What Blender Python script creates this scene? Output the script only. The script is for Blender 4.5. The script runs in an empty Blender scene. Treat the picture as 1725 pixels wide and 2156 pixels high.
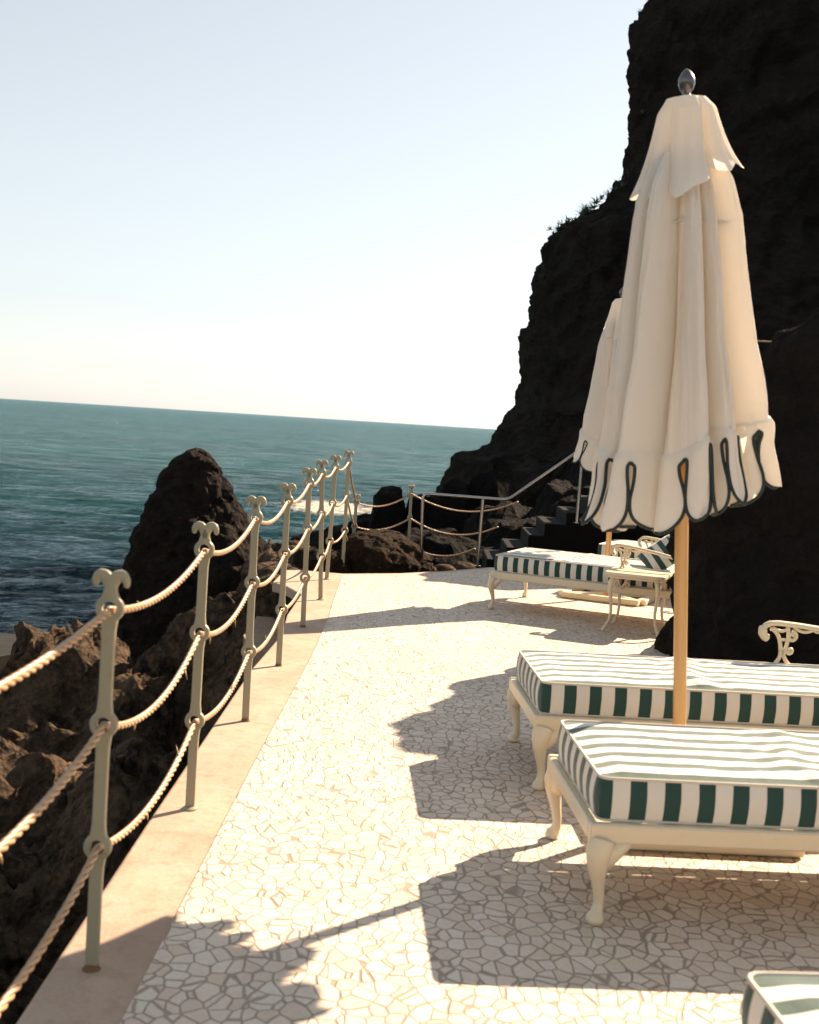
import bpy, math, random
from mathutils import Vector, Matrix, noise
random.seed(7)
R = math.radians
PI = math.pi
scene = bpy.context.scene
COL = scene.collection

# ------------------------------------------------------------------ camera
def nrm(v): return Vector(v).normalized()
upc = nrm((-862.5, 240, -2500)).cross(nrm((862.5, 132.2, -2500))).normalized()
if upc.y < 0: upc = -upc
yc = nrm((38.5, 184, -2500)); yc = (yc - upc * yc.dot(upc)).normalized()
xc = yc.cross(upc)
cam_d = bpy.data.cameras.new('camera'); cam = bpy.data.objects.new('camera', cam_d); COL.objects.link(cam)
M = Matrix((xc, yc, upc))            # rows: world axes seen in the camera -> camera to world rotation
cam.matrix_world = Matrix.Translation((0, 0, 1.5)) @ M.to_4x4()
cam_d.sensor_fit = 'VERTICAL'; cam_d.sensor_height = 36; cam_d.lens = 2500 / 2156 * 36
cam_d.clip_start = 0.05; cam_d.clip_end = 30000
cam_d.dof.use_dof = True; cam_d.dof.focus_distance = 9.5; cam_d.dof.aperture_fstop = 4.5
scene.camera = cam

# ------------------------------------------------------------------ light
SUN_EL, SUN_AZ = R(33.3), R(45)      # azimuth measured from +Y towards +X
scene.view_settings.view_transform = 'Standard'
scene.view_settings.look = 'None'
scene.view_settings.exposure = 1.75
scene.view_settings.gamma = 1
scene.view_settings.use_curve_mapping = False
w = bpy.data.worlds.new('World'); scene.world = w; w.use_nodes = True
nt = w.node_tree; nt.nodes.clear()
sky = nt.nodes.new('ShaderNodeTexSky'); sky.sky_type = 'NISHITA'; sky.sun_disc = False
sky.sun_elevation = SUN_EL; sky.sun_rotation = SUN_AZ
sky.air_density = 1.0; sky.dust_density = 0.45; sky.ozone_density = 1.0
hs = nt.nodes.new('ShaderNodeHueSaturation'); hs.inputs['Saturation'].default_value = 0.45; hs.inputs['Hue'].default_value = 0.485
bg = nt.nodes.new('ShaderNodeBackground'); bg.inputs['Strength'].default_value = 0.078
wo = nt.nodes.new('ShaderNodeOutputWorld')
nt.links.new(sky.outputs[0], hs.inputs['Color']); gm = nt.nodes.new('ShaderNodeGamma'); gm.inputs[1].default_value = 0.70
nt.links.new(hs.outputs[0], gm.inputs[0]); nt.links.new(gm.outputs[0], bg.inputs[0]); nt.links.new(bg.outputs[0], wo.inputs[0])
sd = bpy.data.lights.new('sun', 'SUN'); sun = bpy.data.objects.new('sun', sd); COL.objects.link(sun)
sd.energy = 4.9; sd.angle = R(0.5); sd.color = (1.0, 0.775, 0.56)
sdir = Vector((math.sin(SUN_AZ) * math.cos(SUN_EL), math.cos(SUN_AZ) * math.cos(SUN_EL), math.sin(SUN_EL)))
sun.rotation_euler = sdir.to_track_quat('Z', 'Y').to_euler()
sun.location = (10, 10, 10)

# ------------------------------------------------------------------ materials
def mat(name, col=(.5, .5, .5), rough=.6, metal=0.0):
    m = bpy.data.materials.new(name); m.use_nodes = True
    b = m.node_tree.nodes['Principled BSDF']
    b.inputs['Base Color'].default_value = (*col, 1); b.inputs['Roughness'].default_value = rough
    b.inputs['Metallic'].default_value = metal
    return m
class N:
    def __init__(s, m): s.t = m.node_tree; s.b = s.t.nodes['Principled BSDF']; s.out = s.t.nodes['Material Output']
    def n(s, typ, **kw):
        x = s.t.nodes.new('ShaderNode' + typ)
        for k, v in kw.items():
            if k in x.inputs: x.inputs[k].default_value = v
            else: setattr(x, k, v)
        return x
    def l(s, a, b): s.t.links.new(a, b)
    def coord(s, which='Object', scale=(1, 1, 1), rot=(0, 0, 0)):
        c = s.n('TexCoord'); mp = s.n('Mapping'); mp.inputs['Scale'].default_value = scale; mp.inputs['Rotation'].default_value = rot
        s.l(c.outputs[which], mp.inputs[0]); return mp.outputs[0]
    def noise(s, vec, scale, detail=4, rough=.6, dist=0):
        x = s.n('TexNoise'); x.inputs['Scale'].default_value = scale; x.inputs['Detail'].default_value = detail
        x.inputs['Roughness'].default_value = rough; x.inputs['Distortion'].default_value = dist
        s.l(vec, x.inputs['Vector']); return x.outputs['Fac']
    def ramp(s, fac, stops, interp='LINEAR'):
        x = s.n('ValToRGB'); cr = x.color_ramp; cr.interpolation = interp
        while len(cr.elements) < len(stops): cr.elements.new(.5)
        for e, (p, c) in zip(cr.elements, stops):
            e.position = p; e.color = (c, c, c, 1) if not hasattr(c, '__len__') else (*c, 1)
        s.l(fac, x.inputs[0]); return x.outputs[0]
    def mix(s, fac, a, b, typ='MIX'):
        x = s.n('Mix', data_type='RGBA', blend_type=typ)
        for i, v in ((0, fac), (6, a), (7, b)):
            if hasattr(v, 'is_output'): s.l(v, x.inputs[i])
            elif hasattr(v, '__len__'): x.inputs[i].default_value = (*v, 1)
            else: x.inputs[i].default_value = v
        return x.outputs[2]
    def math(s, op, a, b=0, c=0):
        x = s.n('Math', operation=op)
        for i, v in enumerate((a, b, c)):
            if hasattr(v, 'is_output'): s.l(v, x.inputs[i])
            elif i < len(x.inputs): x.inputs[i].default_value = v
        return x.outputs[0]
    def bump(s, h, strength, dist, prev=None):
        x = s.n('Bump'); x.inputs['Strength'].default_value = strength; x.inputs['Distance'].default_value = dist
        s.l(h, x.inputs['Height'])
        if prev is not None: s.l(prev, x.inputs['Normal'])
        return x.outputs[0]

def rock_mat(name, dark, light, tint, scale=1.0):
    m = mat(name, rough=.92); n = N(m); v = n.coord()
    a = n.noise(v, 1.3 * scale, 6, .65); b = n.noise(v, 9 * scale, 8, .7); c = n.noise(v, 45 * scale, 6, .7)
    col = n.mix(n.ramp(a, [(.38, 0), (.62, 1)]), dark, light)
    col = n.mix(n.ramp(b, [(.45, 0), (.7, 1)]), col, tint)
    col = n.mix(n.ramp(c, [(.3, .55), (.6, 1)]), (0, 0, 0), col, 'MIX') if False else n.mix(.55, col, n.mix(1.0, col, n.ramp(c, [(.3, .35), (.7, 1)]), 'MULTIPLY'))
    n.l(col, n.b.inputs['Base Color'])
    vo = n.n('TexVoronoi', feature='F1'); vo.inputs['Scale'].default_value = 14 * scale; n.l(v, vo.inputs['Vector'])
    b1 = n.bump(b, 1.0, .2 / scale); b2 = n.bump(c, 1.0, .05 / scale, b1); b3 = n.bump(vo.outputs['Distance'], .6, .04 / scale, b2)
    n.l(b3, n.b.inputs['Normal']); n.b.inputs['Specular IOR Level'].default_value = .15
    return m
M_ROCK = rock_mat('shore_rock', (.028, .021, .016), (.18, .125, .083), (.28, .18, .105))
M_BROWN = rock_mat('brown_rock', (.018, .012, .007), (.040, .024, .012), (.085, .046, .019), 1.6)
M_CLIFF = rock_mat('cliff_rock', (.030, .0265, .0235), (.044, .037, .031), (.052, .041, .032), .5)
M_STACK = rock_mat('stack_rock', (.018, .015, .013), (.028, .022, .017), (.055, .034, .021), .8)

def paving_mat():
    m = mat('mosaic_paving', rough=.62); n = N(m); v = n.coord(scale=(1.04, .84, 1), rot=(0, 0, .10))
    nz = n.n('TexNoise'); nz.inputs['Scale'].default_value = 9; nz.inputs['Detail'].default_value = 2; n.l(v, nz.inputs['Vector'])
    ad = n.n('VectorMath', operation='MULTIPLY_ADD'); n.l(nz.outputs['Color'], ad.inputs[0]); ad.inputs[1].default_value = (.035, .035, 0); n.l(v, ad.inputs[2])
    e = n.n('TexVoronoi', feature='DISTANCE_TO_EDGE'); e.inputs['Scale'].default_value = 18.5; e.inputs['Randomness'].default_value = .9
    f = n.n('TexVoronoi', feature='F1'); f.inputs['Scale'].default_value = 18.5; f.inputs['Randomness'].default_value = .9
    n.l(ad.outputs[0], e.inputs['Vector']); n.l(ad.outputs[0], f.inputs['Vector'])
    wn = n.noise(v, 5, 3)
    thr = n.math('MULTIPLY_ADD', wn, .05, .002)
    fac = n.math('SUBTRACT', e.outputs['Distance'], thr)
    fac = n.ramp(fac, [(.0, 0), (.03, 1)])
    sep = n.n('SeparateColor'); n.l(f.outputs['Color'], sep.inputs[0])
    stone = n.ramp(sep.outputs[0], [(0, (.60, .475, .36)), (.25, (.66, .545, .435)), (.55, (.68, .56, .445)), (.8, (.70, .60, .495)), (1, (.62, .485, .36))])
    st = n.noise(v, 60, 5, .7); stone = n.mix(.5, stone, n.mix(1.0, stone, n.ramp(st, [(.3, .7), (.65, 1)]), 'MULTIPLY'))
    big = n.noise(v, 1.1, 4); stone = n.mix(n.ramp(big, [(.45, 0), (.75, .35)]), stone, (.40, .34, .28))
    g = n.mix(n.noise(v, 25, 4), (.24, .188, .14), (.36, .285, .215))
    n.l(n.mix(fac, g, stone), n.b.inputs['Base Color'])
    h = n.math('ADD', fac, n.math('MULTIPLY', sep.outputs[1], .35))
    n.l(n.bump(st, .3, .003, n.bump(h, .8, .004)), n.b.inputs['Normal'])
    return m
M_PAVE = paving_mat()
def concrete_mat(name, a, b, c, sc=1.0):
    m = mat(name, rough=.8); n = N(m); v = n.coord()
    p = n.noise(v, 2.2 * sc, 6, .6, .4); q = n.noise(v, 14 * sc, 6, .65); r_ = n.noise(v, 90 * sc, 4, .7)
    col = n.mix(n.ramp(p, [(.38, 0), (.62, 1)]), a, b); col = n.mix(n.ramp(q, [(.5, 0), (.75, .7)]), col, c)
    n.l(n.mix(.4, col, n.mix(1.0, col, n.ramp(r_, [(.3, .6), (.6, 1)]), 'MULTIPLY')), n.b.inputs['Base Color'])
    n.l(n.bump(r_, .4, .002, n.bump(q, .5, .008)), n.b.inputs['Normal'])
    if c[0] < .1: n.b.inputs['Specular IOR Level'].default_value = .1
    return m
M_CONC = concrete_mat('concrete_kerb', (.37, .255, .180), (.44, .325, .240), (.28, .175, .11))
M_WALL = concrete_mat('sea_wall_stone', (.013, .011, .010), (.018, .015, .013), (.024, .019, .015))
M_LEDGE = concrete_mat('ledge_concrete', (.20, .13, .075), (.26, .175, .10), (.12, .08, .05))
M_JETTY = concrete_mat('jetty_concrete', (.24, .17, .09), (.30, .21, .12), (.16, .11, .06))
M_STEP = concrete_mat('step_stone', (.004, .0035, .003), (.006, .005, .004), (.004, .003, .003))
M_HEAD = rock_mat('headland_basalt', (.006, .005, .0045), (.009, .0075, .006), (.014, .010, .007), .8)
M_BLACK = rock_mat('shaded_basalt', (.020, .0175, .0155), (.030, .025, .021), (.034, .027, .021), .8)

def paint_mat(name, col, rough=.38, worn=(.2, .14, .08), amt=.25):
    m = mat(name, col, rough); n = N(m); v = n.coord()
    a = n.noise(v, 30, 6, .7); n.l(n.mix(n.ramp(a, [(.58, 0), (.8, amt)]), col, worn), n.b.inputs['Base Color'])
    n.l(n.bump(n.noise(v, 140, 3), .25, .001), n.b.inputs['Normal'])
    return m
M_POST = paint_mat('grey_green_paint', (.29, .262, .175), .42, (.22, .12, .04), .5)
M_CREAM = paint_mat('cream_paint', (.66, .565, .40), .35, (.45, .34, .20), .35)
M_RUST = mat('rust', (.17, .085, .04), .9)
M_STEEL = mat('stainless_steel', (.36, .35, .33), .22, 1.0)
M_SILVER = mat('finial_metal', (.14, .13, .13), .3, .85)

def rope_mat():
    m = mat('rope_fibre', rough=.38); n = N(m); v = n.coord()
    a = n.noise(v, 5, 4); n.l(n.mix(n.ramp(a, [(.4, 0), (.65, 1)]), (.36, .215, .105), (.46, .295, .165)), n.b.inputs['Base Color'])
    n.b.inputs['Specular IOR Level'].default_value = .7
    return m
M_ROPE = rope_mat()

def wood_mat():
    m = mat('varnished_wood', rough=.3); n = N(m); v = n.coord(scale=(14, 14, .6))
    a = n.noise(v, 3, 6, .6, 1.5); v2 = n.coord(); k = n.noise(v2, 4, 2)
    col = n.mix(a, (.50, .26, .085), (.66, .40, .16)); col = n.mix(n.ramp(k, [(.68, 0), (.74, 1)]), col, (.24, .10, .03))
    n.l(col, n.b.inputs['Base Color']); n.b.inputs['Coat Weight'].default_value = .5; n.b.inputs['Coat Roughness'].default_value = .15
    return m
M_WOOD = wood_mat()

def cloth_mat(name, col, trans=.45):
    m = bpy.data.materials.new(name); m.use_nodes = True; n = N(m); n.b.inputs['Roughness'].default_value = .85
    n.b.inputs['Specular IOR Level'].default_value = .15
    v = n.coord(); a = n.noise(v, 6, 4)
    c = n.mix(a, tuple(x * .95 for x in col), col); n.l(c, n.b.inputs['Base Color'])
    wv = n.noise(n.coord(scale=(1, 1, 3)), 260, 2); cr = n.noise(v, 14, 5, .6, .6)
    bn = n.bump(wv, .12, .001, n.bump(cr, .35, .018)); n.l(bn, n.b.inputs['Normal'])
    tr = n.n('BsdfTranslucent'); tr.inputs['Color'].default_value = (col[0], col[1] * .92, col[2] * .80, 1)
    mx = n.n('MixShader'); mx.inputs[0].default_value = trans
    n.l(n.b.outputs[0], mx.inputs[1]); n.l(tr.outputs[0], mx.inputs[2]); n.l(mx.outputs[0], n.out.inputs['Surface'])
    return m
M_CANVAS = cloth_mat('cream_canvas', (.86, .84, .79), .36)
M_PIPE = mat('dark_green_piping', (.012, .024, .024), .7)
M_WPIPE = mat('white_piping', (.55, .50, .41), .7)

def stripe_mat():
    m = mat('striped_fabric', rough=.8); n = N(m)
    uv = n.n('UVMap'); uv.uv_map = 'UVMap'; sp = n.n('SeparateXYZ'); n.l(uv.outputs[0], sp.inputs[0])
    nz = n.noise(n.coord(), 8, 2)
    u = n.math('MULTIPLY_ADD', nz, .004, sp.outputs[0])
    f = n.math('FRACT', n.math('DIVIDE', u, .107))
    s = n.ramp(f, [(0, 0), (.015, 1), (.485, 1), (.5, 0)])
    wv = n.noise(n.coord(scale=(1, 1, 1)), 380, 2)
    cr = n.noise(n.coord(), 16, 4, .6, .5)
    white = n.mix(n.noise(n.coord(), 5, 4), (.60, .56, .49), (.68, .65, .58))
    n.l(n.mix(s, white, (.020, .056, .048)), n.b.inputs['Base Color'])
    n.l(n.bump(wv, .2, .001, n.bump(cr, .3, .012)), n.b.inputs['Normal']); n.b.inputs['Specular IOR Level'].default_value = .3; n.b.inputs['Sheen Weight'].default_value = .5; n.b.inputs['Sheen Roughness'].default_value = .35; n.b.inputs['Sheen Tint'].default_value = (1, .97, .9, 1)
    return m
M_STRIPE = stripe_mat()

def sea_mat():
    m = mat('sea_water', (.01, .06, .06), .12); n = N(m)
    v = n.coord(); w1 = n.noise(n.coord(scale=(.55, 1.5, 1), rot=(0, 0, .25)), 1.1, 6, .62, .4)
    w2 = n.noise(n.coord(scale=(.7, 1.6, 1), rot=(0, 0, -.2)), 4.2, 5, .62, .3)
    w3 = n.noise(n.coord(scale=(.5, 1.3, 1), rot=(0, 0, .1)), .16, 5, .6, .3)
    patch = n.noise(n.coord(scale=(.35, 1, 1)), .035, 4, .55)
    sp = n.n('SeparateXYZ'); n.l(v, sp.inputs[0])
    n.b.inputs['Specular IOR Level'].default_value = .28
    tint_with_shade = n.ramp(n.math('MULTIPLY', sp.outputs[1], 1 / 120), [(.14, (.006, .012, .022)), (.26, (.006, .019, .030)), (.42, (.008, .036, .041)), (.75, (.018, .068, .078)), (1, (.042, .106, .122))])  # water tint by distance; near end darkened to soften the cliff shadow's edge
    c = n.mix(n.ramp(patch, [(.40, 0), (.62, 1)]), n.mix(.35, tint_with_shade, (.004, .014, .022)), n.mix(.35, tint_with_shade, (.008, .060, .064)))
    # surf round the rocks
    gx = n.math('MULTIPLY', n.math('ADD', sp.outputs[0], 4.6), .16); gy = n.math('MULTIPLY', n.math('ADD', sp.outputs[1], -60), .085)
    d = n.math('SQRT', n.math('ADD', n.math('MULTIPLY', gx, gx), n.math('MULTIPLY', gy, gy)))
    fo = n.noise(n.coord(scale=(.8, .35, 1)), 1.3, 10, .78, .8)
    fm = n.math('SUBTRACT', n.math('ADD', fo, .27), d); fm = n.ramp(fm, [(.34, 0), (.52, .9)])
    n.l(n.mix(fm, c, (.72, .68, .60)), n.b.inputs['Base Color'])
    n.l(n.ramp(fm, [(0, .16), (1, .7)]), n.b.inputs['Roughness'])
    b = n.bump(w3, 1.0, 2.6); b = n.bump(w1, 1.0, .85, b); b = n.bump(w2, 1.0, .17, b)
    n.l(b, n.b.inputs['Normal']); n.b.inputs['Specular IOR Level'].default_value = 0.0
    fr = n.n('Fresnel'); fr.inputs['IOR'].default_value = 1.33; n.l(b, fr.inputs['Normal'])
    gl = n.n('BsdfGlossy'); gl.inputs['Roughness'].default_value = .07; gl.inputs['Color'].default_value = (.78, .93, 1, 1); n.l(b, gl.inputs['Normal'])
    rp = n.ramp(n.noise(n.coord(scale=(.45, 1.1, 1), rot=(0, 0, .1)), .55, 12, .76, .3), [(.42, .10), (.58, 1.45)])
    fac = n.math('MULTIPLY', rp, n.math('MINIMUM', n.math('MULTIPLY', fr.outputs[0], 1.0), .60)); fac = n.math('MULTIPLY', fac, n.math('SUBTRACT', 1.0, fm))
    ms = n.n('MixShader'); n.l(fac, ms.inputs[0]); n.l(n.b.outputs[0], ms.inputs[1]); n.l(gl.outputs[0], ms.inputs[2]); n.l(ms.outputs[0], n.out.inputs['Surface'])
    return m
M_SEA = sea_mat()
M_LEAF = mat('succulent_leaf', (.035, .045, .022), .6)

# ------------------------------------------------------------------ mesh helpers
class MB:
    def __init__(s): s.v = []; s.f = []; s.uv = {}; s.mi = []
    def add(s, vs, fs, mi=0, uvs=None):
        o = len(s.v); s.v += [tuple(p) for p in vs]
        for k, f in enumerate(fs):
            s.f.append([i + o for i in f]); s.mi.append(mi)
            if uvs: s.uv[len(s.f) - 1] = [uvs[i] for i in f]
    def box(s, lo, hi, bev=.0, mtx=None, mi=0):
        bm_v = []; x0, y0, z0 = lo; x1, y1, z1 = hi
        if bev <= 0:
            vs = [(x0, y0, z0), (x1, y0, z0), (x1, y1, z0), (x0, y1, z0), (x0, y0, z1), (x1, y0, z1), (x1, y1, z1), (x0, y1, z1)]
            fs = [(0, 3, 2, 1), (4, 5, 6, 7), (0, 1, 5, 4), (1, 2, 6, 5), (2, 3, 7, 6), (3, 0, 4, 7)]
        else:
            vs = []; idx = {}
            b = bev
            for ix, X, sx in ((0, x0, 1), (1, x1, -1)):
                for iy, Y, sy in ((0, y0, 1), (1, y1, -1)):
                    for iz, Z, sz in ((0, z0, 1), (1, z1, -1)):
                        idx[ix, iy, iz, 'x'] = len(vs); vs.append((X, Y + sy * b, Z + sz * b))
                        idx[ix, iy, iz, 'y'] = len(vs); vs.append((X + sx * b, Y, Z + sz * b))
                        idx[ix, iy, iz, 'z'] = len(vs); vs.append((X + sx * b, Y + sy * b, Z))
            I = lambda a, b_, c, d: idx[a, b_, c, d]
            fs = []
            fs += [[I(0, 0, 0, 'x'), I(0, 0, 1, 'x'), I(0, 1, 1, 'x'), I(0, 1, 0, 'x')], [I(1, 0, 0, 'x'), I(1, 1, 0, 'x'), I(1, 1, 1, 'x'), I(1, 0, 1, 'x')]]
            fs += [[I(0, 0, 0, 'y'), I(1, 0, 0, 'y'), I(1, 0, 1, 'y'), I(0, 0, 1, 'y')], [I(0, 1, 0, 'y'), I(0, 1, 1, 'y'), I(1, 1, 1, 'y'), I(1, 1, 0, 'y')]]
            fs += [[I(0, 0, 0, 'z'), I(0, 1, 0, 'z'), I(1, 1, 0, 'z'), I(1, 0, 0, 'z')], [I(0, 0, 1, 'z'), I(1, 0, 1, 'z'), I(1, 1, 1, 'z'), I(0, 1, 1, 'z')]]
            for a in (0, 1):
                for c in (0, 1):
                    fs.append([I(a, 0, c, 'x'), I(a, 1, c, 'x'), I(a, 1, c, 'z'), I(a, 0, c, 'z')])
                    fs.append([I(0, a, c, 'y'), I(1, a, c, 'y'), I(1, a, c, 'z'), I(0, a, c, 'z')])
                    fs.append([I(a, c, 0, 'x'), I(a, c, 1, 'x'), I(a, c, 1, 'y'), I(a, c, 0, 'y')])
            for a in (0, 1):
                for b_ in (0, 1):
                    for c in (0, 1): fs.append([I(a, b_, c, 'x'), I(a, b_, c, 'y'), I(a, b_, c, 'z')])
        if mtx: vs = [mtx @ Vector(p) for p in vs]
        s.add(vs, fs, mi)
    def tube(s, pts, rad, seg=10, flat=1.0, cap=True, up=Vector((0, 0, 1)), closed=False, lobes=None, mi=0):
        pts = [Vector(p) for p in pts]; n = len(pts); vs = []; fs = []
        rads = rad if hasattr(rad, '__len__') else [rad] * n
        nn = None; dist = 0
        for i, p in enumerate(pts):
            if closed: t = pts[(i + 1) % n] - pts[i - 1]
            else: t = (pts[min(i + 1, n - 1)] - pts[max(i - 1, 0)])
            if t.length < 1e-9: t = Vector((0, 0, 1))
            t.normalize()
            if nn is None:
                nn = up - t * up.dot(t)
                if nn.length < .05: nn = Vector((1, 0, 0)) - t * t.x
                if nn.length < .05: nn = Vector((0, 1, 0)) - t * t.y
            else: nn = nn - t * nn.dot(t)
            nn.normalize(); bb = t.cross(nn)
            if i: dist += (p - pts[i - 1]).length
            for k in range(seg):
                a = 2 * PI * k / seg; r = rads[i]
                if lobes:
                    nl, pitch, dep = lobes; ph = 2 * PI * dist / pitch
                    r = r * (1 - dep + dep * abs(math.cos(nl * (a - ph) / 2)) ** .7)
                vs.append(p + nn * (math.cos(a) * r) + bb * (math.sin(a) * r * flat))
        m = n if closed else n - 1
        for i in range(m):
            for k in range(seg):
                a = i * seg + k; b = i * seg + (k + 1) % seg; c = ((i + 1) % n) * seg + (k + 1) % seg; d = ((i + 1) % n) * seg + k
                fs.append((a, b, c, d))
        if cap and not closed:
            fs.append(tuple(range(seg))[::-1]); fs.append(tuple((n - 1) * seg + k for k in range(seg)))
        s.add(vs, fs, mi)
    def grid(s, nu, nv, fn, mi=0, uvf=None, flip=False, wrapu=False):
        vs = []; uvs = []
        for j in range(nv + 1):
            for i in range(nu if wrapu else nu + 1):
                vs.append(fn(i / nu, j / nv))
                if uvf: uvs.append(uvf(i / nu, j / nv))
        W = nu if wrapu else nu + 1; fs = []
        for j in range(nv):
            for i in range(nu):
                i2 = (i + 1) % W
                q = (j * W + i, j * W + i2, (j + 1) * W + i2, (j + 1) * W + i)
                fs.append(q[::-1] if flip else q)
        s.add(vs, fs, mi, uvs if uvf else None)
    def lathe(s, prof, seg=20, c=(0, 0)):
        vs = []; fs = []
        for r, z in prof:
            for k in range(seg): a = 2 * PI * k / seg; vs.append((c[0] + r * math.cos(a), c[1] + r * math.sin(a), z))
        for j in range(len(prof) - 1):
            for k in range(seg): fs.append((j * seg + k, j * seg + (k + 1) % seg, (j + 1) * seg + (k + 1) % seg, (j + 1) * seg + k))
        fs.append(tuple(range(seg))[::-1]); fs.append(tuple((len(prof) - 1) * seg + k for k in range(seg)))
        s.add(vs, fs)
    def prism(s, poly, z0, z1, mi=0):
        n = len(poly); vs = [(x, y, z0) for x, y in poly] + [(x, y, z1) for x, y in poly]
        fs = [tuple(range(n))[::-1], tuple(range(n, 2 * n))] + [(i, (i + 1) % n, n + (i + 1) % n, n + i) for i in range(n)]
        s.add(vs, fs, mi)
    def build(s, name, mats, parent=None, smooth=True, weld=False, solid=0):
        me = bpy.data.meshes.new(name); me.from_pydata(s.v, [], s.f)
        if not hasattr(mats, '__len__'): mats = [mats]
        for m in mats: me.materials.append(m)
        for p, mi in zip(me.polygons, s.mi): p.material_index = mi; p.use_smooth = bool(smooth)
        if s.uv:
            ul = me.uv_layers.new(name='UVMap')
            for p in me.polygons:
                u = s.uv.get(p.index)
                if u:
                    for k, li in enumerate(p.loop_indices): ul.data[li].uv = u[k]
        me.update()
        o = bpy.data.objects.new(name, me); COL.objects.link(o)
        if parent: o.parent = parent
        if smooth and smooth != 'all':
            try: me.set_sharp_from_angle(angle=R(40))
            except Exception: pass
        return o
def tag(o, label=None, cat=None, group=None, kind=None):
    if label: o['label'] = label
    if cat: o['category'] = cat
    if group: o['group'] = group
    if kind: o['kind'] = kind
    return o
def thing(name, label, cat, loc=(0, 0, 0), rz=0, group=None):
    o = bpy.data.objects.new(name, None); o.empty_display_size = .2; COL.objects.link(o); o.location = loc; o.rotation_euler = (0, 0, rz)
    return tag(o, label, cat, group)
def copy_tree(o, parent=None):
    c = o.copy(); COL.objects.link(c)
    if parent: c.parent = parent
    for ch in [x for x in COL.objects if x.parent == o]: copy_tree(ch, c)
    return c
def fbm(p, sc, octv=5, seed=0):
    return noise.fractal(Vector((p[0] * sc + seed, p[1] * sc - seed * .7, p[2] * sc + seed * 1.3)), 0.9, 2.1, octv)
def ridge(p, sc, octv=5, seed=0):
    return noise.ridged_multi_fractal(Vector((p[0] * sc + seed, p[1] * sc - seed, p[2] * sc + seed)), 1.0, 2.1, octv, 1.0, 2.0)
def lerp(a, b, t): return a + (b - a) * t
def sm(a, b, x):
    t = max(0, min(1, (x - a) / (b - a))); return t * t * (3 - 2 * t)
def interp(tab, x):
    if x <= tab[0][0]: return tab[0][1]
    for (a, va), (b, vb) in zip(tab, tab[1:]):
        if x <= b: return va + (vb - va) * (x - a) / (b - a)
    return tab[-1][1]

SEA = -3.0
# ------------------------------------------------------------------ sea
m = MB()
def sea_pt(u, v):
    # finer towards the camera
    y = -60 + 75 * v if v < .02 else 0
    return (0, 0, 0)
rows = [-80, -20, 8]
y = 8
while y < 15: y *= 1.03; rows.append(y)
while y < 90: y *= 1.0055; rows.append(y)
while y < 14000: y *= 1.25; rows.append(y)
NXs = 340; vs = []; fs = []
for y in rows:
    half = max(40, abs(y) * 1.1)
    for i in range(NXs + 1):
        t = i / NXs * 2 - 1; x = math.copysign(abs(t) ** 1.5, t) * half
        z = SEA
        if 8 < y < 90:
            z += (noise.fractal(Vector((x * .35, y * .9, 0)), 1, 2, 4) * .10 + (.5 - abs(noise.noise(Vector((x * .9 + 9, y * 1.9 + x * .3, 3))))) * .10 + noise.fractal(Vector((x * 2.3 + 9, y * 4.4, 3)), 1, 2, 3) * .03) * sm(8, 12, y) * sm(90, 50, y)
        vs.append((x, y, z))
for j in range(len(rows) - 1):
    for i in range(NXs): fs.append((j * (NXs + 1) + i, j * (NXs + 1) + i + 1, (j + 1) * (NXs + 1) + i + 1, (j + 1) * (NXs + 1) + i))
m.add(vs, fs); tag(m.build('sea', M_SEA, smooth='all'), kind='structure')
m = MB(); m.box((-16000, -16000, -14), (16000, 16000, -12)); tag(m.build('ground', M_WALL, smooth=False), kind='structure')

# ------------------------------------------------------------------ terrace
EDGE = [(-.90, -3), (-.905, 2.75), (-.926, 4.2), (-.95, 6.9), (-.935, 7.4), (-.915, 8.1), (-.976, 8.9), (-.985, 10.0), (-1.17, 10.45), (-1.31, 10.62), (-1.31, 11.5), (-1.18, 11.6), (-.744, 11.53), (-.19, 11.84), (.3, 12.3), (.76, 12.85), (1.6, 13.1), (4.6, 13.3), (4.6, -3)]
m = MB(); m.prism(EDGE[::-1], -.09, 0); 
o = m.build('terrace_slab', M_CONC, smooth=False); tag(o, kind='structure')
bv = o.modifiers.new('b', 'BEVEL'); bv.width = .012; bv.segments = 2; bv.limit_method = 'ANGLE'
MOS = [(-.655, -3), (-.655, 5), (-.638, 7.4), (-.655, 8.8), (-.69, 9.8), (-.728, 11.3), (-.70, 11.42), (-.16, 11.72), (.34, 12.2), (.80, 12.74), (1.62, 12.98), (4.5, 13.15), (4.5, -3)]
m = MB(); m.prism(MOS[::-1], .0004, .004); tag(m.build('mosaic_pavement', M_PAVE, smooth=False), kind='structure')
# dark stone wall the terrace stands on
m = MB(); W = [(x + .035, y) if i < 10 else (x, y - .04) for i, (x, y) in enumerate(EDGE)]
m.prism(W[::-1], -6, -.092); tag(m.build('sea_wall', M_WALL, smooth=False), kind='structure')
m = MB(); m.prism([(-1.42, 9.75), (-1.30, 9.3), (-1.02, 8.9), (-1.02, 10.38), (-1.20, 10.7), (-1.45, 10.75)], -.62, -.34)
tag(m.build('lower_ledge', M_LEDGE, smooth=False), kind='structure')
m = MB(); m.prism([(-9.5, 14.2), (-5.9, 15.5), (-5.35, 16.5), (-6.0, 17.6), (-9.5, 17.6)], -3.3, -2.02)
o = tag(m.build('jetty', M_JETTY, smooth=False), 'tan concrete platform low by the sea at the left edge', 'platform')

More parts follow.
